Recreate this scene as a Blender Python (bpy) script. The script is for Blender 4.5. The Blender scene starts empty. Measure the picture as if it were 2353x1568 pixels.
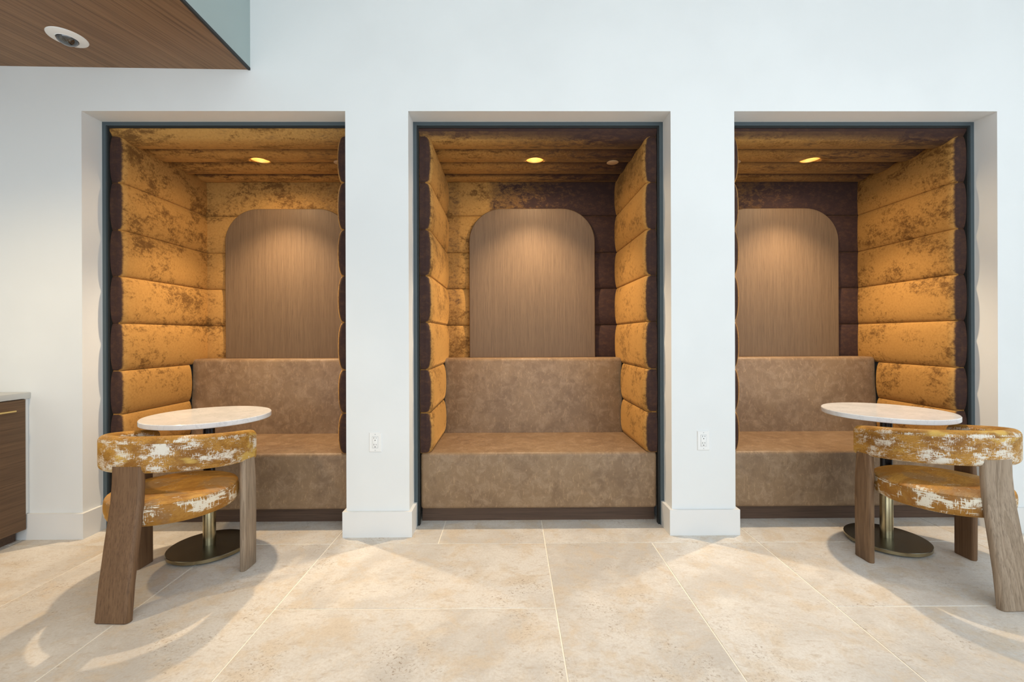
import bpy, bmesh, math, random
from math import sin, cos, pi, sqrt, radians
from mathutils import Vector, Matrix
random.seed(7)
C = bpy.context.scene.collection
SC = bpy.context.scene

# ------------------------------------------------------------------ camera
cam_d = bpy.data.cameras.new('camera'); cam = bpy.data.objects.new('camera', cam_d); C.objects.link(cam)
cam_d.sensor_width = 36.0; cam_d.lens = 36.0 * 1030 / 2353
cam_d.shift_x = 0.0; cam_d.shift_y = -10.0 / 2353
cam_d.clip_start = 0.05
PHI, RHO, EYE = .0075, .0034, 1.176
F = Vector((sin(PHI), cos(PHI), 0)); R0 = Vector((cos(PHI), -sin(PHI), 0)); U0 = Vector((0, 0, 1))
R = R0 * cos(RHO) - U0 * sin(RHO); U = U0 * cos(RHO) + R0 * sin(RHO)
cam.matrix_world = Matrix(((R.x, U.x, -F.x, 0), (R.y, U.y, -F.y, 0), (R.z, U.z, -F.z, EYE), (0, 0, 0, 1)))
SC.camera = cam

# ------------------------------------------------------------------ world, lights, exposure
w = bpy.data.worlds.new('world'); SC.world = w; w.use_nodes = True
w.node_tree.nodes['Background'].inputs[0].default_value = (.80, .90, 1.0, 1)
w.node_tree.nodes['Background'].inputs[1].default_value = .8
SC.view_settings.view_transform = 'Standard'; SC.view_settings.look = 'None'
SC.view_settings.exposure = 0.0; SC.view_settings.gamma = 1.0
try: SC.view_settings.use_curve_mapping = False
except Exception: pass
SC.render.film_transparent = False

def area(name, loc, rot, sx, sy, power, col):
    d = bpy.data.lights.new(name, 'AREA'); d.shape = 'RECTANGLE'; d.size = sx; d.size_y = sy; d.energy = power; d.color = col
    o = bpy.data.objects.new(name, d); o.location = loc; o.rotation_euler = rot; C.objects.link(o); return o
def spot(name, loc, power, col, size, blend, radius=.03, rot=(0, 0, 0)):
    d = bpy.data.lights.new(name, 'SPOT'); d.energy = power; d.color = col; d.spot_size = size; d.spot_blend = blend
    d.shadow_soft_size = radius
    o = bpy.data.objects.new(name, d); o.location = loc; o.rotation_euler = rot; C.objects.link(o); return o
# daylight through the window wall behind the camera
area('window_daylight', (.6, -3.75, 2.0), (radians(90), 0, 0), 7.6, 3.2, 166, (.86, .94, 1.0))
# unseen cool area light just inside the solid right hand wall
area('side_light', (4.45, -1.2, 1.9), (radians(90), 0, radians(90)), 4.0, 3.0, 45, (.88, .95, 1.0))
# ceiling lights of the room
area('ceiling_glow', (1.4, -.6, 3.62), (0, 0, 0), 4.6, 3.2, 38, (1.0, .97, .93))
spot('soffit_lamp', (-2.45, 1.35, 2.70), 85, (1.0, .72, .38), radians(135), .8, .05)
BOOTHS = [(-2.505, -.960), (-.589, .965), (1.344, 2.918)]
for a, b in BOOTHS:
    spot('booth_lamp', ((a + b) / 2, 3.15, 2.402), 128, (1.0, .76, .50), radians(102), .80, .024)
    spot('booth_lamp_spill', ((a + b) / 2, 3.15, 2.400), 13, (1.0, .72, .42), radians(168), .5, .03)

# ------------------------------------------------------------------ helpers
def L(r, g, b):
    f = lambda c: ((c / 255) / 12.92) if c / 255 <= .04045 else (((c / 255) + .055) / 1.055) ** 2.4
    return (f(r), f(g), f(b), 1)
class M:
    """small node-tree builder"""
    def __init__(s, name):
        s.m = bpy.data.materials.new(name); s.m.use_nodes = True; s.t = s.m.node_tree; s.n = s.t.nodes
        s.b = s.n['Principled BSDF']
    def node(s, typ, ins=None, **kw):
        n = s.n.new(typ)
        for k, v in kw.items(): setattr(n, k, v)
        for k, v in (ins or {}).items():
            if isinstance(v, bpy.types.NodeSocket): s.t.links.new(v, n.inputs[k])
            else: n.inputs[k].default_value = v
        return n
    def geo(s, out='Position'): return s.node('ShaderNodeNewGeometry').outputs[out]
    def tc(s, out='Object'): return s.node('ShaderNodeTexCoord').outputs[out]
    def map(s, v, scale=(1, 1, 1), rot=(0, 0, 0), loc=(0, 0, 0)):
        return s.node('ShaderNodeMapping', {'Vector': v, 'Scale': scale, 'Rotation': rot, 'Location': loc}).outputs[0]
    def noise(s, v, scale=5, detail=4, rough=.55, dist=0):
        return s.node('ShaderNodeTexNoise', {'Vector': v, 'Scale': scale, 'Detail': detail, 'Roughness': rough, 'Distortion': dist}).outputs[0]
    def math(s, op, a, b=0.0, clamp=False):
        n = s.node('ShaderNodeMath', operation=op, use_clamp=clamp)
        for i, x in enumerate((a, b)):
            if isinstance(x, bpy.types.NodeSocket): s.t.links.new(x, n.inputs[i])
            else: n.inputs[i].default_value = x
        return n.outputs[0]
    def rng(s, v, a, b, c=0.0, d=1.0, smooth=True):
        return s.node('ShaderNodeMapRange', {'Value': v, 'From Min': a, 'From Max': b, 'To Min': c, 'To Max': d},
                      interpolation_type='SMOOTHSTEP' if smooth else 'LINEAR').outputs[0]
    def mix(s, f, a, b, typ='MIX'):
        n = s.node('ShaderNodeMixRGB', blend_type=typ)
        for i, x in enumerate((f, a, b)):
            if isinstance(x, bpy.types.NodeSocket): s.t.links.new(x, n.inputs[i])
            else: n.inputs[i].default_value = x
        return n.outputs[0]
    def sep(s, v): return s.node('ShaderNodeSeparateXYZ', {0: v}).outputs
    def bump(s, h, strength=.3, dist=.002):
        s.t.links.new(s.node('ShaderNodeBump', {'Height': h, 'Strength': strength, 'Distance': dist}).outputs[0], s.b.inputs['Normal'])
    def set(s, **k):
        for n, v in k.items():
            n = {'color': 'Base Color', 'rough': 'Roughness', 'metal': 'Metallic', 'sheen': 'Sheen Weight', 'sheent': 'Sheen Tint',
                 'sheenr': 'Sheen Roughness', 'spec': 'Specular IOR Level', 'em': 'Emission Color', 'ems': 'Emission Strength',
                 'aniso': 'Anisotropic', 'tangent': 'Tangent', 'coat': 'Coat Weight', 'trans': 'Transmission Weight', 'ior': 'IOR'}[n]
            if isinstance(v, bpy.types.NodeSocket): s.t.links.new(v, s.b.inputs[n])
            else: s.b.inputs[n].default_value = v
        return s.m

def paint(name, col, rough=.6, amt=.015):
    m = M(name); p = m.geo()
    c = m.mix(m.rng(m.noise(p, 1.3, 3), .35, .65), col, tuple(min(1, x * (1 - amt * 3)) for x in col[:3]) + (1,))
    m.bump(m.noise(p, 260, 2), .06, .001)
    return m.set(color=c, rough=rough, spec=.3)
MAT = {}
MAT['wall'] = paint('wall_paint', L(228, 232, 233), .7)
MAT['base'] = paint('baseboard_paint', L(226, 228, 228), .45)
MAT['ceil'] = paint('ceiling_paint', L(225, 226, 226), .8)
MAT['soffit_side'] = paint('soffit_side_paint', L(168, 184, 184), .7)
MAT['steel'] = paint('grey_steel', L(78, 90, 96), .38)
MAT['black_trim'] = paint('black_trim', L(40, 42, 42), .5)
MAT['white_plastic'] = paint('white_plastic', L(236, 238, 238), .3)
MAT['cream'] = paint('cream_cover', L(196, 168, 132), .5)
MAT['grey_plastic'] = paint('grey_plastic', L(150, 156, 160), .5)
MAT['black'] = M('black').set(color=L(20, 20, 20), rough=.5)
MAT['grout'] = paint('grout', L(248, 244, 232), .8)

def tile_mat():
    m = M('stone_tile'); p = m.geo(); rnd = m.node('ShaderNodeObjectInfo').outputs['Random']
    off = m.node('ShaderNodeCombineXYZ', {0: m.math('MULTIPLY', rnd, 37), 1: m.math('MULTIPLY', rnd, 91), 2: 0.0}).outputs[0]
    v = m.node('ShaderNodeVectorMath', {0: p, 1: off}, operation='ADD').outputs[0]
    a = m.noise(v, 1.8, 6, .62, .6); b = m.noise(v, 6, 8, .7, .4); s = m.noise(m.map(v, (1, 2.2, 1), (0, 0, .6)), 20, 7, .78, .6)
    c = m.mix(m.rng(a, .36, .66), L(221, 219, 214), L(196, 193, 188))
    c = m.mix(m.rng(b, .46, .64, 0, .65), c, L(207, 192, 170))
    c = m.mix(m.rng(m.noise(v, 3.1, 5, .6), .52, .7, 0, .5), c, L(232, 228, 220))
    # little scattered pits where the broad noise allows them
    pit = m.math('MULTIPLY', m.rng(m.noise(v, 75, 4, .75), .545, .62), m.rng(m.noise(v, 3.2, 6, .7), .50, .66))
    c = m.mix(m.rng(s, .50, .68, 0, .6), c, L(184, 170, 154)); c = m.mix(m.math('MULTIPLY', pit, .75), c, L(128, 106, 82))
    f = m.noise(v, 95, 4, .7)
    c = m.mix(m.rng(f, .35, .7, 0, .3), c, L(176, 162, 144))
    m.bump(m.math('SUBTRACT', f, pit), .12, .002)
    return m.set(color=c, rough=m.rng(a, .3, .7, .42, .55), spec=.35)
MAT['tile'] = tile_mat()

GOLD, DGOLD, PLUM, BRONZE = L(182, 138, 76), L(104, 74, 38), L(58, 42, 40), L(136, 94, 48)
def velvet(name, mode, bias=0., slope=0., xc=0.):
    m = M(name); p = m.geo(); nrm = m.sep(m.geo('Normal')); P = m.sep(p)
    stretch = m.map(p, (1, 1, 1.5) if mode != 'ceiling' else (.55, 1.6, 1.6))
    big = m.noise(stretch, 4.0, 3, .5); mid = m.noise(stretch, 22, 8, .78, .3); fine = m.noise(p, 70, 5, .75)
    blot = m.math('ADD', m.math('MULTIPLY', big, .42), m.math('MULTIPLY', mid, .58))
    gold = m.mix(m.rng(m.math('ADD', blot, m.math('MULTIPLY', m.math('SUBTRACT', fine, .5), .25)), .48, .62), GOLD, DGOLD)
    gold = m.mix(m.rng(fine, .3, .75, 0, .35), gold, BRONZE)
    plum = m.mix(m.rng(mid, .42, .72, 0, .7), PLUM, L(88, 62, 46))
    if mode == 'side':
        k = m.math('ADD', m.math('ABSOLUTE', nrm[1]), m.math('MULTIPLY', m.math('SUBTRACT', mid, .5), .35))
        fac = m.rng(k, .55, .78, 1, 0)  # front faces coloured plum, sides gold: pile sheen painted into the base colour
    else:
        k = m.math('ADD', m.math('MULTIPLY', m.math('SUBTRACT', P[0], xc), slope), bias)  # gold-to-plum gradient in X paints the angle-dependent pile sheen
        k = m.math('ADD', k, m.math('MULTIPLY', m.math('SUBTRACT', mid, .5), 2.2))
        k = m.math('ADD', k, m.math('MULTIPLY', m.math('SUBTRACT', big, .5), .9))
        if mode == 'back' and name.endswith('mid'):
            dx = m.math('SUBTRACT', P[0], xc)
            k = m.math('ADD', k, m.math('MULTIPLY', m.math('MULTIPLY', m.rng(dx, -.60, -.53), m.rng(dx, -.40, -.30, 1, 0)), .8))  # painted gold strip left of the panel, imitating the glow of pressed pile
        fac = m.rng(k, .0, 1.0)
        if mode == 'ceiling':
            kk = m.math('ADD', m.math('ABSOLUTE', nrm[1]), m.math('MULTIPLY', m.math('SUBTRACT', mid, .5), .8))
            roll = m.rng(kk, .48, .95, 1, 0)  # near-facing half of each roll painted dark, imitating the shading of the pile
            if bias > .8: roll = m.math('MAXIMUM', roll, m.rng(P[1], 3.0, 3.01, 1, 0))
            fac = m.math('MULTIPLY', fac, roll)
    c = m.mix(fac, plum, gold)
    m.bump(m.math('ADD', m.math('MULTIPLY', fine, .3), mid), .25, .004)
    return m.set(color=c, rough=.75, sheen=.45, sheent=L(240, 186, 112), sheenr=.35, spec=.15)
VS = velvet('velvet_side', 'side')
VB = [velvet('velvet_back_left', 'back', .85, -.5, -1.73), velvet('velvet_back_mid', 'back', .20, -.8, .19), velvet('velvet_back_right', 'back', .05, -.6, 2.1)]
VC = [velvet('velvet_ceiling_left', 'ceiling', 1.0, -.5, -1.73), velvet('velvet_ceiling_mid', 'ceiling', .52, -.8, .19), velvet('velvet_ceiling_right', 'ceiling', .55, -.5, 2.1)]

def leather():
    m = M('brown_vinyl'); p = m.geo()
    a = m.noise(p, 3.0, 4, .55, .3); b = m.noise(p, 14, 8, .74, .5); f = m.noise(m.map(p, (1, 1, .35), (0, .7, .4)), 60, 5, .7, .6)
    c = m.mix(m.rng(a, .35, .65), L(124, 100, 76), L(136, 111, 84))
    c = m.mix(m.rng(b, .44, .66, 0, .6), c, L(160, 136, 110))
    c = m.mix(m.rng(f, .54, .66, 0, .4), c, L(180, 150, 116))
    c = m.mix(m.rng(m.noise(p, 9, 5, .6, 1.), .5, .7, 0, .4), c, L(104, 82, 62))
    m.bump(m.noise(p, 420, 3), .12, .001)
    return m.set(color=c, rough=.48, spec=.35)
MAT['leather'] = leather()

def wood(name, c1, c2, c3, axis, scale=1.0, world=True, rot=(0, 0, 0), rough=.5, figured=False):
    """grain running along 'axis'"""
    m = M(name); p = m.geo() if world else m.tc()
    if world: p = m.map(p, (1, 1, 1), rot)
    e_ = .035 if figured else .016
    sc = {0: (e_, 1, 1), 1: (1, e_, 1), 2: (1, 1, e_)}[axis]
    v = m.map(p, tuple(x * scale for x in sc))
    a = m.noise(v, 210, 4, .6); b = m.noise(v, 40 if not figured else 26, 5, .65, .3); f = m.noise(m.map(p, tuple(x * scale for x in sc)), 330, 3, .7)
    if figured:
        q = m.map(p, tuple(scale * x for x in {2: (1, 1, .16), 0: (.16, 1, 1), 1: (1, .16, 1)}[axis]))
        n = m.noise(q, 7, 2, .5, .2)
        wv = m.math('FRACT', m.math('MULTIPLY', n, 13)); b = m.math('ADD', m.math('MULTIPLY', wv, .32), m.math('MULTIPLY', b, .68))
    c = m.mix(m.rng(b, .34, .66) if figured else m.rng(b, .2, .8), c1, c2)
    c = m.mix(m.rng(a, .46, .7, 0, .7), c, c3)
    c = m.mix(m.rng(f, .5, .75, 0, .45), c, tuple(x * .55 for x in c3[:3]) + (1,))
    m.bump(m.math('ADD', a, f), .12, .001)
    return m.set(color=c, rough=rough, spec=.3)
MAT['panel'] = wood('veneer_panel', L(104, 83, 61), L(116, 94, 70), L(86, 67, 50), 2, 1.6)
MAT['soffit'] = wood('soffit_veneer', L(124, 96, 70), L(150, 118, 88), L(94, 70, 50), 1, .5, rot=(0, 0, .31))
MAT['toe'] = wood('toe_kick_wood', L(84, 65, 53), L(98, 77, 62), L(62, 47, 38), 0)
MAT['cab'] = wood('cabinet_veneer', L(96, 74, 54), L(114, 88, 64), L(76, 57, 42), 1, .8)
MAT['leg'] = wood('leg_walnut', L(112, 86, 62), L(132, 104, 76), L(84, 62, 44), 2, .8, world=False, figured=True)
MAT['leg_plain'] = wood('leg_plain_walnut', L(106, 80, 57), L(122, 94, 68), L(84, 60, 42), 2, 1.0, world=False)
MAT['leg_pale'] = wood('leg_pale_walnut', L(140, 122, 102), L(158, 140, 120), L(108, 92, 76), 2, .8, world=False, figured=True)  # walnut made paler, putting the light on a leg into its colour
MAT['stone_top'] = paint('counter_stone', L(206, 206, 202), .3, .03)

def marble():
    m = M('white_marble'); p = m.tc()
    d = m.noise(p, 5, 5, .6, .8)
    q = m.node('ShaderNodeVectorMath', {0: p, 1: m.node('ShaderNodeTexNoise', {'Vector': p, 'Scale': 6., 'Detail': 6.}).outputs[1]}, operation='ADD').outputs[0]
    vein = m.math('ABSOLUTE', m.math('SUBTRACT', m.noise(m.map(q, (1, 2.2, 1), (0, 0, .5)), 3.4, 3, .5), .5))
    c = m.mix(m.rng(d, .35, .7), L(232, 234, 236), L(216, 219, 222))
    c = m.mix(m.rng(vein, 0, .03, .32, 0), c, L(184, 188, 192))
    return m.set(color=c, rough=.16, spec=.5)
MAT['marble'] = marble()
def metal(name, col, rough, radial=False):
    m = M(name); p = m.tc()
    kw = dict(color=m.mix(m.rng(m.noise(m.map(p, (1, 1, 60)), 5, 3), .3, .7, 0, .2), col, tuple(x * .6 for x in col[:3]) + (1,)), metal=1.0, rough=rough)
    if radial:
        kw['tangent'] = m.node('ShaderNodeTangent', direction_type='RADIAL', axis='Z').outputs[0]; kw['aniso'] = .8
    return m.set(**kw)
MAT['brass'] = metal('brushed_brass', L(168, 156, 124), .24)
MAT['bronze'] = metal('brushed_bronze_disc', L(112, 116, 112), .22, True)
MAT['column'] = metal('dark_column', L(62, 64, 70), .25)
MAT['gold_handle'] = metal('gold_handle', L(226, 196, 130), .25)
def cfabric():
    """brocade: amber velvet ground under scratchy ivory foil, in metres along the UVs"""
    m = M('gold_ivory_brocade'); uv = m.tc('UV'); ob = m.tc('Object')
    hz = m.noise(m.map(uv, (30, 300, 1)), 1, 5, .72); vt = m.noise(m.map(uv, (340, 40, 1), loc=(3, 7, 0)), 1, 5, .72)
    patch = m.noise(m.map(uv, (10, 15, 1), loc=(5, 1, 0)), 1, 6, .68, .3)
    st = m.math('MAXIMUM', hz, vt)
    k = m.math('ADD', st, m.math('MULTIPLY', m.math('SUBTRACT', patch, .5), 1.0))
    k = m.math('ADD', k, m.math('MULTIPLY', m.math('SUBTRACT', m.noise(uv, 230, 3, .7), .5), .25))
    k = m.math('SUBTRACT', k, m.rng(m.sep(m.geo('Normal'))[2], .35, .7, 0, .13))
    white = m.rng(k, .565, .60)
    tone = m.noise(m.map(uv, (7, 12, 1)), 1, 6, .65, .5); fine = m.noise(m.map(uv, (90, 260, 1)), 1, 4, .7)
    g = m.mix(m.rng(tone, .38, .62), L(134, 88, 28), L(182, 134, 58))
    g = m.mix(m.rng(fine, .42, .7, 0, .65), g, L(104, 66, 22))
    g = m.mix(m.rng(m.noise(m.map(uv, (5, 9, 1), loc=(9, 2, 0)), 1, 4, .6), .54, .66, 0, .75), g, L(210, 176, 92))
    c = m.mix(white, g, L(216, 210, 198))
    m.bump(m.math('SUBTRACT', fine, m.math('MULTIPLY', white, .6)), .2, .002)
    return m.set(color=c, rough=m.rng(white, 0, 1, .6, .38), sheen=.3, sheent=L(250, 200, 90), spec=.35)
def sfabric():
    m = M('amber_seat_velvet'); uv = m.tc('UV'); ob = m.tc('Object')
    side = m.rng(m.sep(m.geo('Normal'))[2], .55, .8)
    st = m.map(ob, (1, 1, 1), (0, 0, -.5))
    a = m.noise(m.map(st, (5, 14, 8)), 1, 6, .65, .6); fine = m.noise(m.map(st, (50, 190, 60)), 1, 5, .7); b = m.noise(m.map(ob, (7, 7, 7), loc=(4, 2, 0)), 1, 5, .6, .5)
    g = m.mix(m.rng(a, .38, .64), L(160, 108, 46), L(202, 152, 74))
    g = m.mix(m.rng(b, .50, .64, 0, .8), g, L(150, 126, 98))
    g = m.mix(m.rng(fine, .42, .7, 0, .6), g, L(126, 78, 24))
    hz = m.noise(m.map(uv, (14, 130, 1)), 1, 5, .7); vt = m.noise(m.map(uv, (150, 18, 1)), 1, 5, .7)
    patch = m.noise(m.map(uv, (7, 10, 1)), 1, 4, .6, .4)
    k = m.math('ADD', m.math('MAXIMUM', hz, vt), m.math('MULTIPLY', m.math('SUBTRACT', patch, .5), 1.2))
    white = m.rng(m.math('SUBTRACT', k, m.math('MULTIPLY', side, .16)), .57, .61)
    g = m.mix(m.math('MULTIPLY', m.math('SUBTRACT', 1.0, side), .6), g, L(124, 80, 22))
    c = m.mix(white, g, L(214, 206, 188))
    m.bump(fine, .2, .002)
    return m.set(color=c, rough=.6, sheen=.3, sheent=L(250, 190, 80), spec=.3)
MAT['chair'] = cfabric(); MAT['seat'] = sfabric()
def reflector():
    m = M('gold_reflector'); return m.set(color=L(255, 222, 160), metal=.9, rough=.3)
MAT['reflector'] = reflector()
m_ = M('lamp_glow'); MAT['glow'] = m_.set(color=(1, .8, .5, 1), em=(1, .82, .55, 1), ems=60.0)
m_ = M('smoked_dome'); MAT['dome'] = m_.set(color=L(38, 42, 44), rough=.06, spec=.8, coat=1.0)

# ---- mesh helpers
def link(name, me, mat, thing=None, parent=None, smooth=None, bev=None):
    o = bpy.data.objects.new(name, me); C.objects.link(o)
    if mat: me.materials.append(mat)
    if smooth is not None:
        me.polygons.foreach_set('use_smooth', [True] * len(me.polygons)); me.set_sharp_from_angle(angle=radians(smooth))
    par = parent or thing
    if par: o.parent = par
    return o
def mk(name, V, Fc, mat, parent=None, smooth=None, off=(0, 0, 0), uv=None, uvo=0):
    me = bpy.data.meshes.new(name)
    me.from_pydata([(x - off[0], y - off[1], z - off[2]) for x, y, z in V], [], Fc)
    if uv:
        l = me.uv_layers.new(name='UVMap')
        for i, lp in enumerate(me.loops): l.data[i].uv = (uv[i][0] + uvo, uv[i][1])
    me.update()
    bm = bmesh.new(); bm.from_mesh(me); bmesh.ops.recalc_face_normals(bm, faces=bm.faces); bm.to_mesh(me); bm.free()
    return link(name, me, mat, parent=parent, smooth=smooth)
def boxes(name, bs, mat, parent=None, off=(0, 0, 0), bevel=0, seg=2, smooth=None):
    bm = bmesh.new()
    for x0, x1, y0, y1, z0, z1 in bs:
        r = bmesh.ops.create_cube(bm, size=1)
        for v in r['verts']:
            v.co = Vector((x0 + (v.co.x + .5) * (x1 - x0) - off[0], y0 + (v.co.y + .5) * (y1 - y0) - off[1], z0 + (v.co.z + .5) * (z1 - z0) - off[2]))
    if bevel: bmesh.ops.bevel(bm, geom=bm.edges[:], offset=bevel, segments=seg, affect='EDGES', profile=.5)
    me = bpy.data.meshes.new(name); bm.to_mesh(me); bm.free()
    return link(name, me, mat, parent=parent, smooth=smooth if smooth else (40 if bevel else None))
def lathe(name, prof, mat, parent=None, c=(0, 0), n=48, smooth=35, flat_uv=False, off=(0, 0, 0), caps=True):
    V, Fc = [], []
    for r, z in prof:
        for i in range(n):
            a = 2 * pi * i / n; V.append((c[0] + r * cos(a), c[1] + r * sin(a), z))
    k = len(prof)
    for j in range(k - 1):
        for i in range(n):
            Fc.append((j * n + i, j * n + (i + 1) % n, (j + 1) * n + (i + 1) % n, (j + 1) * n + i))
    if caps:
        Fc.append(tuple(range(n))); Fc.append(tuple((k - 1) * n + i for i in range(n)))
    return mk(name, V, Fc, mat, parent, smooth, off)
def thing(name, label, cat, loc=(0, 0, 0), rz=0, group=None):
    o = bpy.data.objects.new(name, None); C.objects.link(o); o.location = loc; o.rotation_euler = (0, 0, rz); o.empty_display_size = .1
    o['label'] = label; o['category'] = cat
    if group: o['group'] = group
    return o
def struct(o): o['kind'] = 'structure'; return o

# ------------------------------------------------------------------ the room shell
YW, YN, ZTOP, ZC = 2.652, 3.70, 2.511, 3.70
XL, XR, YF = -3.47, 4.60, -4.0
xs = [XL] + [v for ab in BOOTHS for v in ab] + [XR]
wb = [(xs[i], xs[i + 1], YW, YN, 0, ZTOP) for i in (0, 2, 4, 6)] + [(XL, XR, YW, YN, ZTOP, ZC), (XL, XR, YN, YN + .1, 0, ZC)]
struct(boxes('wall_back', wb, MAT['wall']))
struct(boxes('wall_left', [(XL - .12, XL, YF, YN + .1, 0, ZC)], MAT['wall']))
struct(boxes('wall_right', [(XR, XR + .12, YF, YN + .1, 0, ZC)], MAT['wall']))
struct(boxes('wall_front', [(XL, XR, YF - .12, YF, 0, .25), (XL, XR, YF - .12, YF, 3.45, ZC)] + [(x - .06, x + .06, YF - .12, YF, .25, 3.45) for x in (XL + .06, -1.4, .6, 2.6, XR - .06)], MAT['wall']))
struct(boxes('ceiling', [(XL, XR, YF, YN + .1, ZC, ZC + .12)], MAT['ceil']))
# floor: grout bed, every tile its own piece, basket weave of 610 x 1220 tiles
floor = struct(boxes('floor', [(XL, XR, YF, YN, -.10, -.0025)], MAT['grout']))
T, AX, AY, RT, G = .6085, .2035, 2.548, -.0050, .0027
tile_cache = {}
def tile(cx_, cy_, sx, sy):
    x0, x1 = max(cx_ - sx / 2 + G, XL + .003), min(cx_ + sx / 2 - G, XR - .003)
    y0, y1 = max(cy_ - sy / 2 + G, YF + .003), min(cy_ + sy / 2 - G, 3.60)
    if x1 - x0 < .05 or y1 - y0 < .05: return
    key = (round(x1 - x0, 4), round(y1 - y0, 4))
    if key not in tile_cache:
        hx, hy = (x1 - x0) / 2, (y1 - y0) / 2
        bm = bmesh.new(); r = bmesh.ops.create_cube(bm, size=1)
        for v in r['verts']: v.co = Vector((v.co.x * 2 * hx, v.co.y * 2 * hy, v.co.z * .009 - .0045))
        top = [e for e in bm.edges if all(abs(v.co.z) < 1e-6 for v in e.verts)]
        bmesh.ops.bevel(bm, geom=top, offset=.0012, segments=1, affect='EDGES')
        me = bpy.data.meshes.new('tile'); bm.to_mesh(me); bm.free(); me.materials.append(MAT['tile']); tile_cache[key] = me
    o = bpy.data.objects.new('tile', tile_cache[key]); C.objects.link(o)
    px, py = (x0 + x1) / 2 - AX, (y0 + y1) / 2 - AY
    o.location = (AX + px * cos(RT) - py * sin(RT), AY + px * sin(RT) + py * cos(RT), random.uniform(-.0002, .0002)); o.rotation_euler = (0, 0, RT)
    o.parent = floor
for i in range(-4, 4):
    for j in range(-6, 1):
        bx, by = AX + i * 2 * T, AY + j * 2 * T
        if (i + j) % 2:    # side by side, long axis in depth
            for k in (0, 1): tile(bx + (k + .5) * T, by + T, T, 2 * T)
        else:
            for k in (0, 1): tile(bx + T, by + (k + .5) * T, 2 * T, T)
# baseboards: round the front and the jambs of every pier
BH, BT, YFR = .150, .018, 2.785
for i in (0, 2, 4, 6):
    a, b = xs[i], xs[i + 1]
    la = a if i == 0 else a - BT; rb = b if i == 6 else b + BT
    if i == 0: la = -2.895
    bs = [(la, rb, YW - BT, YW, 0, BH)]
    if i: bs.append((a - BT, a, YW, YFR, 0, BH))
    if i < 6: bs.append((b, b + BT, YW, YFR, 0, BH))
    bm_ = boxes('baseboard_back', bs, MAT['base'])
    struct(bm_)
struct(boxes('baseboard_right', [(XR - BT, XR, YF, YW - BT, 0, BH)], MAT['base']))

# ------------------------------------------------------------------ dropped soffit, upper left
def soffit():
    x1, z1, x0, z0 = -1.517, 2.755, XL, 2.782
    yb, yf = YW, -3.9
    def slab(n, xa, xb, t0, t1, mat):
        za = z1 + (xa - x1) / (x0 - x1) * (z0 - z1); zb = z1 + (xb - x1) / (x0 - x1) * (z0 - z1)
        V = [(xa, yf, za + t0), (xb, yf, zb + t0), (xb, yb, zb + t0), (xa, yb, za + t0), (xa, yf, za + t1), (xb, yf, zb + t1), (xb, yb, zb + t1), (xa, yb, za + t1)]
        return mk(n, V, [(0, 1, 2, 3), (4, 5, 6, 7), (0, 1, 5, 4), (1, 2, 6, 5), (2, 3, 7, 6), (3, 0, 4, 7)], mat)
    body = struct(boxes('trim_1', [(XL, x1, yf, yb, 2.80, ZC), (x1 - .011, x1, yf, yb, 2.766, 2.80)], MAT['soffit_side']))
    s = slab('veneer_panel', x0, x1 - .012, 0, .045, MAT['soffit']); s.parent = body; s['label'] = 'brown wood veneer underside of the soffit'
    e = slab('edge_strip', x1 - .012, x1 + .001, -.004, .0105, MAT['black_trim']); e.parent = body; e['label'] = 'thin black metal strip along the soffit edge'
soffit()

# ------------------------------------------------------------------ booths
SEAMS = [.445, .700, .972, 1.268, 1.560, 1.850, 2.145, 2.436]
def bul(u, B): return B * max(0, 1 - abs(2 * u - 1) ** 2.4) ** .62
US = [0, .02, .06, .13, .22, .34, .5, .66, .78, .87, .94, .98, 1]
def side_pad(xw, s, z0, z1, yb, mat, par, off):
    """xw: the hard wall side, s=+1 pad grows to +X. Path runs over the front face, round the edge, to the back corner"""
    y0, th, B, r = 2.800, .060, .026, .030
    path = [(0.0, y0 + .022, 0, -1, .3)]
    for t in (.1, .35, .7, 1.): path.append(((th + B * .3 - r) * t, y0 + .018, 0, -1, .8))
    for k in range(1, 7):
        a = k / 6 * pi / 2
        path.append((th - r + r * sin(a), y0 + .018 + r - r * cos(a), sin(a), -cos(a), 1.0))
    ny = 9
    for k in range(1, ny + 1):
        y = y0 + .048 + (yb - y0 - .048) * k / ny
        path.append((th, y, 1, 0, 1.0 if k < ny else .9))
    V, Fc = [], []; n = len(path) + 1
    for u in US:
        b = bul(u, B); z = z0 + .0008 + u * (z1 - z0 - .0016)
        for px, py, nx, nyv, w_ in path: V.append((xw + s * (px + nx * b * w_), py + nyv * b * w_, z))
        V.append((xw, yb, z))
    for j in range(len(US) - 1):
        for i in range(n): Fc.append((j * n + i, j * n + (i + 1) % n, (j + 1) * n + (i + 1) % n, (j + 1) * n + i))
    Fc.append(tuple(range(n))); Fc.append(tuple((len(US) - 1) * n + i for i in range(n)))
    return mk('wall_channel', V, Fc, mat, par, 50, off)
def back_pad(xa, xb, yw, z0, z1, mat, par, off):
    V, Fc = [], []; nx = 8; n = nx + 3
    for u in US:
        b = bul(u, .024); z = z0 + .0008 + u * (z1 - z0 - .0016)
        for k in range(nx + 1): V.append((xa + (xb - xa) * k / nx, yw - b, z))
        V.append((xb, yw + .05, z)); V.append((xa, yw + .05, z))
    for j in range(len(US) - 1):
        for i in range(n): Fc.append((j * n + i, j * n + (i + 1) % n, (j + 1) * n + (i + 1) % n, (j + 1) * n + i))
    Fc.append(tuple(range(n))); Fc.append(tuple((len(US) - 1) * n + i for i in range(n)))
    return mk('back_channel', V, Fc, mat, par, 50, off)
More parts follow.
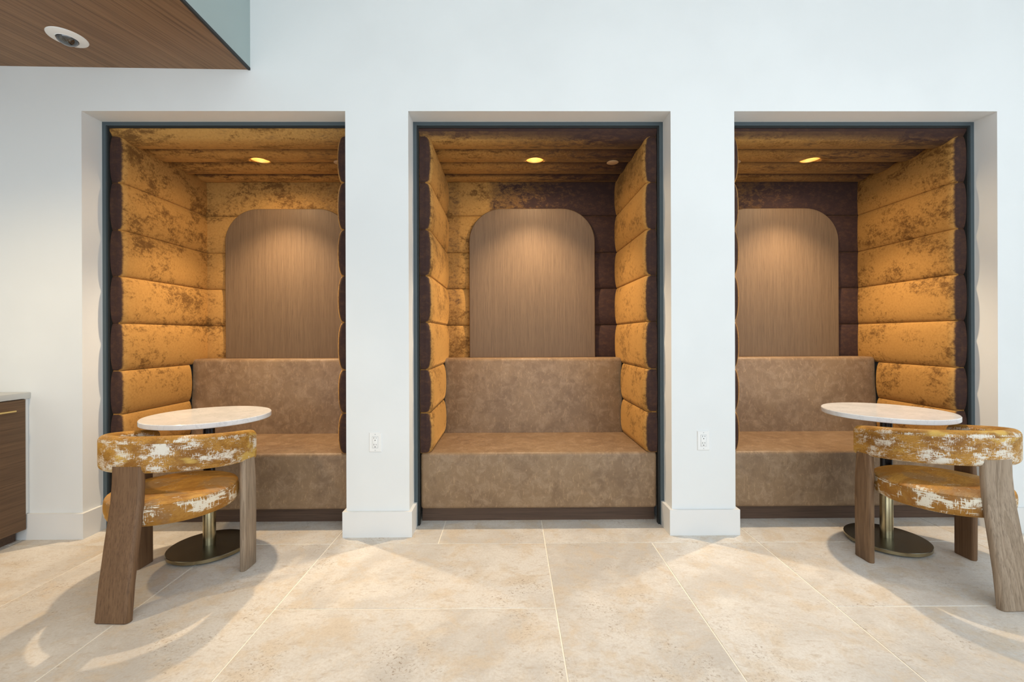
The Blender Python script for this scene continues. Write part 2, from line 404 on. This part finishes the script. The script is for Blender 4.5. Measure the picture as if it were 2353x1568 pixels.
def ceil_pad(xa, xb, y0, y1, zt, mat, par, off, hole=None, front=False):
    V, Fc = [], []; nx = 10; zb = 2.464; B = .058
    for u in US:
        b = bul(u, B); y = y0 + .0008 + u * (y1 - y0 - .0016)
        if front and u < .1: b = B * .3 * u / .06
        for k in range(nx + 1): V.append((xa + (xb - xa) * k / nx, y, zb - b))
        V.append((xb, y, zt)); V.append((xa, y, zt))
    n = nx + 3
    for j in range(len(US) - 1):
        for i in range(n): Fc.append((j * n + i, j * n + (i + 1) % n, (j + 1) * n + (i + 1) % n, (j + 1) * n + i))
    Fc.append(tuple(range(n))); Fc.append(tuple((len(US) - 1) * n + i for i in range(n)))
    o = mk('ceiling_channel', V, Fc, mat, par, 50, off)
    if hole:
        cyl = lathe('cutter', [(hole[2], 2.3), (hole[2], 2.6)], None, c=(hole[0] - off[0], hole[1] - off[1]), n=32, off=(0, 0, off[2]))
        md = o.modifiers.new('b', 'BOOLEAN'); md.operation = 'DIFFERENCE'; md.object = cyl; md.solver = 'EXACT'
        o.parent = None; bpy.context.view_layer.update()
        me = bpy.data.meshes.new_from_object(o.evaluated_get(bpy.context.evaluated_depsgraph_get()))
        o.modifiers.clear(); old = o.data; o.data = me; me.name = 'ceiling_channel'; bpy.data.meshes.remove(old); o.parent = par
        bpy.data.objects.remove(cyl, do_unlink=True)
    return o
def arch_outline(xc, hw, zb, zt, r, n=14):
    pts = [(xc - hw, zb), (xc - hw, zt - r)]
    for k in range(1, n + 1):
        a = pi - k / n * pi / 2; pts.append((xc - hw + r + r * cos(a), zt - r + r * sin(a)))
    for k in range(0, n):
        a = pi / 2 - k / n * pi / 2; pts.append((xc + hw - r + r * cos(a), zt - r + r * sin(a)))
    pts += [(xc + hw, zt - r), (xc + hw, zb)]
    return pts
WORD = ['left', 'middle', 'right']
for bi, (a, b) in enumerate(BOOTHS):
    wd = WORD[bi]; xc = (a + b) / 2; FW = .030
    # grey steel frame around the mouth of the alcove
    z_t = ZTOP; V = []
    def ring(x0, x1, zt, y0, y1, wth):
        return [(x0, x0 + wth, y0, y1, 0, zt), (x1 - wth, x1, y0, y1, 0, zt), (x0 + wth, x1 - wth, y0, y1, zt - wth, zt)]
    fr = struct(boxes('trim_%d' % (bi + 2), ring(a, b, ZTOP, YFR, 2.83, .022), MAT['steel']))
    fr2 = boxes('inner_lip', ring(a + .022, b - .022, ZTOP - .022, 2.797, 2.83, .010), MAT['black_trim'], parent=fr)
    # padded velvet lining
    off = (xc, 3.2, .445)
    pad = thing('padded_lining', 'gold crushed velvet channel padding lining the walls and ceiling of the %s booth' % wd, 'wall padding', off, group='velvet linings of the three booths')
    xa, xb = a + .032, b - .032; YB = 3.60
    for k in range(7):
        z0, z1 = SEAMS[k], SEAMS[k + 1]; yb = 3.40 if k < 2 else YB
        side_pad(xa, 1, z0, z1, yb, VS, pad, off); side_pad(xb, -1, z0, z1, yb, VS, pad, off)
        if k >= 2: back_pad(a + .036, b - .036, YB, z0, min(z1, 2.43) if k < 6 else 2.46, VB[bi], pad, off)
    ys = [2.800, 3.005, 3.232, 3.462, 3.625]
    for k in range(4):
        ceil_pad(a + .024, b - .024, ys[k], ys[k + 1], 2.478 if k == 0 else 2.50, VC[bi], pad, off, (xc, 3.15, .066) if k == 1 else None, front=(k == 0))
    # arched veneer panel
    hw, zt, r, y0, y1 = .498, 2.19, .262, 3.545, 3.575
    px = xc
    pts = arch_outline(px, hw, 1.0135, zt, r); n = len(pts)
    inn = arch_outline(px, hw - .005, 1.0135, zt - .005, r - .005)
    V = [(x, y0 + .005, z) for x, z in pts] + [(x, y1, z) for x, z in pts] + [(x, y0, z) for x, z in inn]
    Fc = [tuple(range(2 * n, 3 * n)), tuple(range(n, 2 * n))] + [(i, (i + 1) % n, n + (i + 1) % n, n + i) for i in range(n)] + [(i, (i + 1) % n, 2 * n + (i + 1) % n, 2 * n + i) for i in range(n)]
    o = mk('arched_panel', V, Fc, MAT['panel'], None, 30)
    o['label'] = 'brown wood veneer panel with rounded top corners on the back of the %s booth' % wd; o['category'] = 'wall panel'; o['group'] = 'arched veneer panels in the booths'
    # bench
    off = (xc, 3.1, 0)
    desc = {'left': 'built-in brown leather-look bench in the left booth, behind the chair with table', 'middle': 'built-in brown leather-look bench in the middle booth, with no table before it', 'right': 'built-in brown leather-look bench in the right booth, rightmost of three'}[wd]
    be = thing('booth_bench', desc, 'bench', off, group='built-in booth benches')
    bx = boxes('seat', [(a + .033, b - .033, 2.812, 3.42, .094, .4475)], MAT['leather'], be, off, .022, 4)
    V, Fc = [], []
    prof = [(3.405, .440), (3.430, .985), (3.433, 1.000), (3.440, 1.008), (3.452, 1.012), (3.575, 1.012), (3.592, 1.008), (3.597, .99), (3.597, .44)]
    sx = [(a + .094, .012), (a + .098, .004), (a + .106, 0), (b - .106, 0), (b - .098, .004), (b - .094, .012)]
    n = len(prof)
    for x, ins in sx:
        for q, (y, z) in enumerate(prof):
            V.append((x, y + (ins if y < 3.5 else -ins * .2), z - (ins if z > .5 else 0)))
    for j in range(len(sx) - 1):
        for i in range(n): Fc.append((j * n + i, j * n + (i + 1) % n, (j + 1) * n + (i + 1) % n, (j + 1) * n + i))
    Fc.append(tuple(range(n))); Fc.append(tuple((len(sx) - 1) * n + i for i in range(n)))
    mk('backrest', V, Fc, MAT['leather'], be, 50, off)
    o = boxes('toe_kick', [(a + .034, b - .034, 2.872, 2.90, 0, .096)], MAT['toe'], be, off); o['label'] = 'dark wood plinth board'
    # recessed downlight
    lx, ly = xc, 3.15
    off = (lx, ly, 2.43)
    dl = thing('recessed_downlight', 'small glowing golden recessed downlight in the velvet ceiling of the %s booth' % wd, 'light', off, group='recessed booth downlights')
    lathe('reflector', [(.066, 2.4235), (.070, 2.4225), (.068, 2.4215), (.063, 2.424), (.048, 2.498), (.052, 2.499), (.066, 2.44)], MAT['reflector'], dl, (lx, ly), 32, off=off, caps=False)
    lathe('lamp', [(.0001, 2.494), (.026, 2.493), (.030, 2.497), (.0001, 2.499)], MAT['glow'], dl, (lx, ly), 24, off=off, caps=False)
    # flat sprinkler cover
    sxx = xc + (.55 if bi < 2 else -.53)
    where = {'left': 'cream round sprinkler cover on the left booth ceiling, half hidden by the pier', 'middle': 'cream round sprinkler cover on the middle booth ceiling, right of the downlight', 'right': 'cream round sprinkler cover on the right booth ceiling, beside the pier'}[wd]
    sc_ = lathe('sprinkler_cover', [(.0001, -.004), (.037, -.004), (.041, -.002), (.041, .000), (.0001, .0005)], MAT['cream'], None, n=32, caps=False)
    sc_.location = (sxx, 3.16, 2.4045); sc_['label'] = where; sc_['category'] = 'sprinkler'; sc_['group'] = 'sprinkler covers in the booths'

# ------------------------------------------------------------------ sockets on the piers
def outlet(x, z, label):
    t = thing('wall_outlet', label, 'outlet', (x, YW, z), group='double power sockets on the piers')
    W, H, D = .037, .0585, .007
    V = [(-W, 0, -H), (W, 0, -H), (W, 0, H), (-W, 0, H), (-W + .004, -D, -H + .004), (W - .004, -D, -H + .004), (W - .004, -D, H - .004), (-W + .004, -D, H - .004)]
    mk('cover_plate', V, [(0, 1, 2, 3), (4, 5, 6, 7), (0, 1, 5, 4), (1, 2, 6, 5), (2, 3, 7, 6), (3, 0, 4, 7)], MAT['white_plastic'], t)
    boxes('gap', [(-.0176, .0176, -D - .0002, -D + .001, -.0342, .0342)], MAT['grey_plastic'], t)
    f = boxes('socket', [(-.0165, .0165, -D - .0018, -D + .001, -.033, .033)], MAT['white_plastic'], t, bevel=.0008)
    for s in (-1, 1):
        c = s * .0195
        boxes('slot', [(-.0075, -.0052, -D - .0022, -D - .001, c + .002, c + .011), (.0052, .0075, -D - .0022, -D - .001, c + .003, c + .010)], MAT['black'], f)
        boxes('ground_hole', [(-.0026, .0026, -D - .0022, -D - .001, c - .0095, c - .0045)], MAT['black'], f, bevel=.0004, seg=1)
        boxes('screw', [(-.002, .002, -D - .0006, -D + .001, s * .047 - .002, s * .047 + .002)], MAT['grey_plastic'], t)
outlet(-.788, .556, 'white double power socket on the pier between the left and middle booths')
outlet(1.152, .556, 'white double power socket on the pier between the middle and right booths')

# ------------------------------------------------------------------ dome camera on the soffit
def dome_cam():
    x, y = -2.325, 2.385; z = 2.755 + (x + 1.517) / (XL + 1.517) * .027
    t = thing('security_camera', 'small dome security camera with white flange on the wooden soffit', 'camera', (x, y, z))
    lathe('flange', [(.044, -.012), (.070, -.009), (.083, -.004), (.085, 0), (.044, 0)], MAT['white_plastic'], t, n=48, caps=False)
    pr = [(.046 * cos(k / 10 * pi / 2) + .0001, -.008 - .033 * sin(k / 10 * pi / 2)) for k in range(11)]
    d = lathe('dome', pr, MAT['dome'], t, n=32, caps=False, smooth=80); d['label'] = 'dark glossy dome'
    lathe('dome_ring', [(.047, -.014), (.050, -.011), (.050, -.006), (.045, -.006)], MAT['white_plastic'], t, n=32, caps=False)
dome_cam()

# ------------------------------------------------------------------ cabinet with worktop, far left
def cabinet():
    xf = -2.808; y1 = YW - BT - .002; off = (-3.15, 1.9, 0)
    t = thing('base_cabinet', 'brown wood veneer base cabinet with brass pull at the left edge', 'cabinet', off)
    boxes('body', [(XL + .01, xf - .022, .95, y1 - .004, .075, .826)], MAT['cab'], t, off)
    boxes('toe_kick', [(XL + .01, xf - .055, .95, y1 - .012, 0, .075)], MAT['toe'], t, off)
    yy = [y1 - .004, 2.06, 1.50, .96]
    for k in range(3):
        d = boxes('door', [(xf - .020, xf, yy[k + 1] + .002, yy[k] - .002, .066, .822)], MAT['cab'], t, off, .001, 1)
        ye = yy[k] - .075; yc = ye - .22; z = .764
        h = boxes('handle', [(xf + .020, xf + .030, yc, ye, z - .005, z + .005)], MAT['gold_handle'], d, off, .0035, 3)
        for yp in (ye - .025, yc + .017): boxes('handle_post', [(xf, xf + .022, yp, yp + .008, z - .004, z + .004)], MAT['gold_handle'], d, off)
    boxes('filler_strip', [(xf - .03, xf - .012, y1 - .003, YW - .0005, .152, .826)], MAT['white_plastic'], t, off)
    o = boxes('worktop', [(XL + .002, xf + .003, .93, YW - .002, .826, .860)], MAT['stone_top'], bevel=.0015)
    o['label'] = 'pale grey stone worktop on the brown cabinet at the left edge'; o['category'] = 'worktop'
cabinet()

# ------------------------------------------------------------------ tables
def table(x, y, label):
    t = thing('round_table', label, 'table', (x, y, 0), group='round marble pedestal tables')
    R_ = .306
    lathe('tabletop', [(.0001, .723), (R_ - .003, .723), (R_, .726), (R_, .747), (R_ - .0025, .750), (.0001, .750)], MAT['marble'], t, n=96, smooth=30, caps=False)
    lathe('mounting_plate', [(.11, .712), (.11, .7228)], MAT['black'], t, n=32)
    o = lathe('column', [(.0285, .26), (.0285, .713)], MAT['column'], t, n=40); o['label'] = 'dark upper column'
    o = lathe('sleeve', [(.031, .030), (.031, .268), (.030, .270), (.0285, .270)], MAT['brass'], t, n=40); o['label'] = 'brushed brass lower sleeve'
    lathe('base_plate', [(.0001, .008), (.192, .008), (.197, .011), (.197, .027), (.1955, .029), (.12, .0315), (.0001, .033)], MAT['bronze'], t, n=96, smooth=30, caps=False)
    lathe('base_rim', [(.1968, .010), (.1978, .011), (.1978, .027), (.1968, .028)], MAT['brass'], t, n=96, caps=False)
    for k in range(4):
        a = pi / 4 + k * pi / 2 + .3
        lathe('foot', [(.013, 0), (.013, .009)], MAT['black'], t, (.15 * cos(a), .15 * sin(a)), 14)
table(-1.665, 2.501, 'round white marble pedestal table in front of the left booth')
table(2.146, 2.534, 'round white marble pedestal table in front of the right booth')

# ------------------------------------------------------------------ chairs
def slab_leg(par, cx_, cy_, ang, stations, label=None, mat=None):
    """stations: (z, outward offset of outer face, width, thickness); ang = outward direction"""
    o_, t_ = Vector((cos(ang), sin(ang))), Vector((-sin(ang), cos(ang)))
    V, Fc = [], []; nc = 5; N_ = 4 * nc
    for z, out, wd, th in stations:
        r = min(th * .42, .017)
        for q, (sx, sy) in enumerate(((1, 1), (-1, 1), (-1, -1), (1, -1))):
            for k in range(nc):
                a = q * pi / 2 + k / (nc - 1) * pi / 2
                u = sx * (th / 2 - r) + r * cos(a); v = sy * (wd / 2 - r) + r * sin(a)
                p = Vector((cx_, cy_)) + o_ * (out - th / 2 + u) + t_ * v
                V.append((p.x, p.y, z))
    for j in range(len(stations) - 1):
        for i in range(N_): Fc.append((j * N_ + i, j * N_ + (i + 1) % N_, (j + 1) * N_ + (i + 1) % N_, (j + 1) * N_ + i))
    Fc.append(tuple(range(N_))); Fc.append(tuple((len(stations) - 1) * N_ + i for i in range(N_)))
    return mk('leg', V, Fc, mat, par, 40)
def chair(x, y, rz, label, wm, du=0, dx=0):
    t = thing('barrel_chair', label, 'chair', (x, y, 0), rz, group='gold brocade barrel chairs')
    # backrest band: U in plan, ends dip a little
    A_, B_, yend = .266, .236, .172
    pl = []
    n1, n2 = 5, 44
    for k in range(n1): pl.append((-A_ + .006 * (1 - k / n1), yend * (1 - k / n1)))
    e = 2 / 1.95
    for k in range(n2 + 1):
        a = pi + pi * k / n2; ca, sa = cos(a), sin(a)
        pl.append((A_ * math.copysign(abs(ca) ** e, ca), B_ * math.copysign(abs(sa) ** e, sa)))
    for k in range(1, n1 + 1): pl.append((A_ - .006 * k / n1, yend * k / n1))
    # resample evenly
    seg = [0]
    for i in range(1, len(pl)): seg.append(seg[-1] + math.dist(pl[i], pl[i - 1]))
    tot = seg[-1]; NS = 72; rs = []
    for k in range(NS + 1):
        s = tot * k / NS; i = max(j for j in range(len(seg)) if seg[j] <= s + 1e-9); i = min(i, len(pl) - 2)
        f = (s - seg[i]) / max(1e-9, seg[i + 1] - seg[i]); rs.append((pl[i][0] + f * (pl[i + 1][0] - pl[i][0]), pl[i][1] + f * (pl[i + 1][1] - pl[i][1])))
    TH, H, r = .060, .158, .027; sec = []; nc = 7
    for q, (sx, sy) in enumerate(((1, 1), (-1, 1), (-1, -1), (1, -1))):
        for k in range(nc):
            a = q * pi / 2 + k / (nc - 1) * pi / 2
            sec.append((sx * (TH / 2 - r) + r * cos(a), sy * (H / 2 - r) + r * sin(a)))
    per = [0]
    for i in range(len(sec)): per.append(per[-1] + math.dist(sec[i], sec[(i + 1) % len(sec)]))
    st = []
    for k in range(NS + 1):
        p = Vector(rs[k]); d = Vector(rs[min(k + 1, NS)]) - Vector(rs[max(k - 1, 0)]); d.normalize()
        nrm = Vector((d.y, -d.x))
        if nrm.dot(p) < 0 and p.y < 0: nrm = -nrm
        st.append((p, nrm, d, tot * k / NS))
    # rounded ends
    ends0 = [(st[0][0] - st[0][2] * .030 * sin(q), st[0][1], st[0][2], cos(q), -.03 * sin(q)) for q in (1.5, 1.25, .95, .6, .3)]
    ends1 = [(st[-1][0] + st[-1][2] * .030 * sin(q), st[-1][1], st[-1][2], cos(q), tot + .03 * sin(q)) for q in (.3, .6, .95, 1.25, 1.5)]
    allst = [(p, n_, d, c_, s_) for p, n_, d, c_, s_ in ends0] + [(p, n_, d, 1, s_) for p, n_, d, s_ in st] + list(ends1)
    V, Fc, UV = [], [], []; ns = len(sec)
    for p, n_, d, c_, s_ in allst:
        zc = .669 - .056 * max(0, min(1, (p.y + .24) / .43)) ** 1.1
        kt = (TH / 2 - .027 * (1 - c_)) / (TH / 2); kh = (H / 2 - .030 * (1 - c_)) / (H / 2)
        for a, b in sec: V.append((p.x + n_.x * a * kt, p.y + n_.y * a * kt, zc + b * kh))
    for j in range(len(allst) - 1):
        for i in range(ns):
            Fc.append((j * ns + i, j * ns + (i + 1) % ns, (j + 1) * ns + (i + 1) % ns, (j + 1) * ns + i))
            s0, s1 = allst[j][4], allst[j + 1][4]
            UV += [(s0, per[i]), (s0, per[i + 1]), (s1, per[i + 1]), (s1, per[i])]
    Fc.append(tuple(range(ns))); UV += [(allst[0][4], v[1]) for v in sec]
    Fc.append(tuple((len(allst) - 1) * ns + i for i in range(ns))); UV += [(allst[-1][4], v[1]) for v in sec]
    o = mk('backrest', V, Fc, MAT['chair'], t, 60, uv=UV, uvo=du)
    # seat cushion
    prof = [(.0001, .357), (.22, .356), (.242, .358), (.254, .365), (.261, .380), (.2645, .40), (.265, .422), (.2635, .440), (.2610, .4455), (.2590, .447), (.2605, .449), (.2575, .4535), (.245, .459), (.21, .465), (.13, .470), (.06, .472), (.0001, .472)]
    n = 72; V, Fc, UV = [], [], []; pr = [0]
    for i in range(1, len(prof)): pr.append(pr[-1] + math.dist(prof[i], prof[i - 1]))
    for rr, z in prof:
        for i in range(n):
            a = 2 * pi * i / n; V.append((rr * cos(a), rr * sin(a) * (.985), z))
    for j in range(len(prof) - 1):
        for i in range(n):
            Fc.append((j * n + i, j * n + (i + 1) % n, (j + 1) * n + (i + 1) % n, (j + 1) * n + i))
            u0, u1 = 2 * pi * .262 * i / n, 2 * pi * .262 * (i + 1) / n
            UV += [(u0, pr[j]), (u1, pr[j]), (u1, pr[j + 1]), (u0, pr[j + 1])]
    mk('seat', V, Fc, MAT['seat'], t, 50, uv=UV, uvo=du)
    # rear slab leg flares out; the two side legs stand almost upright
    A = [(0, .338, .142, .036), (.006, .342, .146, .038), (.15, .326, .142, .038), (.30, .303, .140, .038), (.40, .286, .138, .037), (.47, .275, .136, .036), (.55, .268, .134, .034), (.625, .266, .132, .032)]
    slab_leg(t, dx + .004, 0, -pi / 2, A, mat=wm[0])
    S = [(0, .289, .100, .028), (.005, .292, .104, .031), (.30, .294, .106, .032), (.45, .292, .102, .032), (.60, .288, .088, .030)]
    slab_leg(t, 0, .128, 0, S, mat=wm[1]); slab_leg(t, 0, .128, pi, S, mat=wm[2])
chair(-1.620, 2.190, -.04, 'gold and ivory brocade barrel chair with dark walnut slab legs, at the left marble table', (MAT['leg_plain'], MAT['leg_pale'], MAT['leg_plain']), 0, -.010)
chair(2.150, 2.225, .03, 'gold and ivory brocade barrel chair with greyish wood slab legs, cut by the right edge', (MAT['leg_pale'], MAT['leg_plain'], MAT['leg']), 3.37)
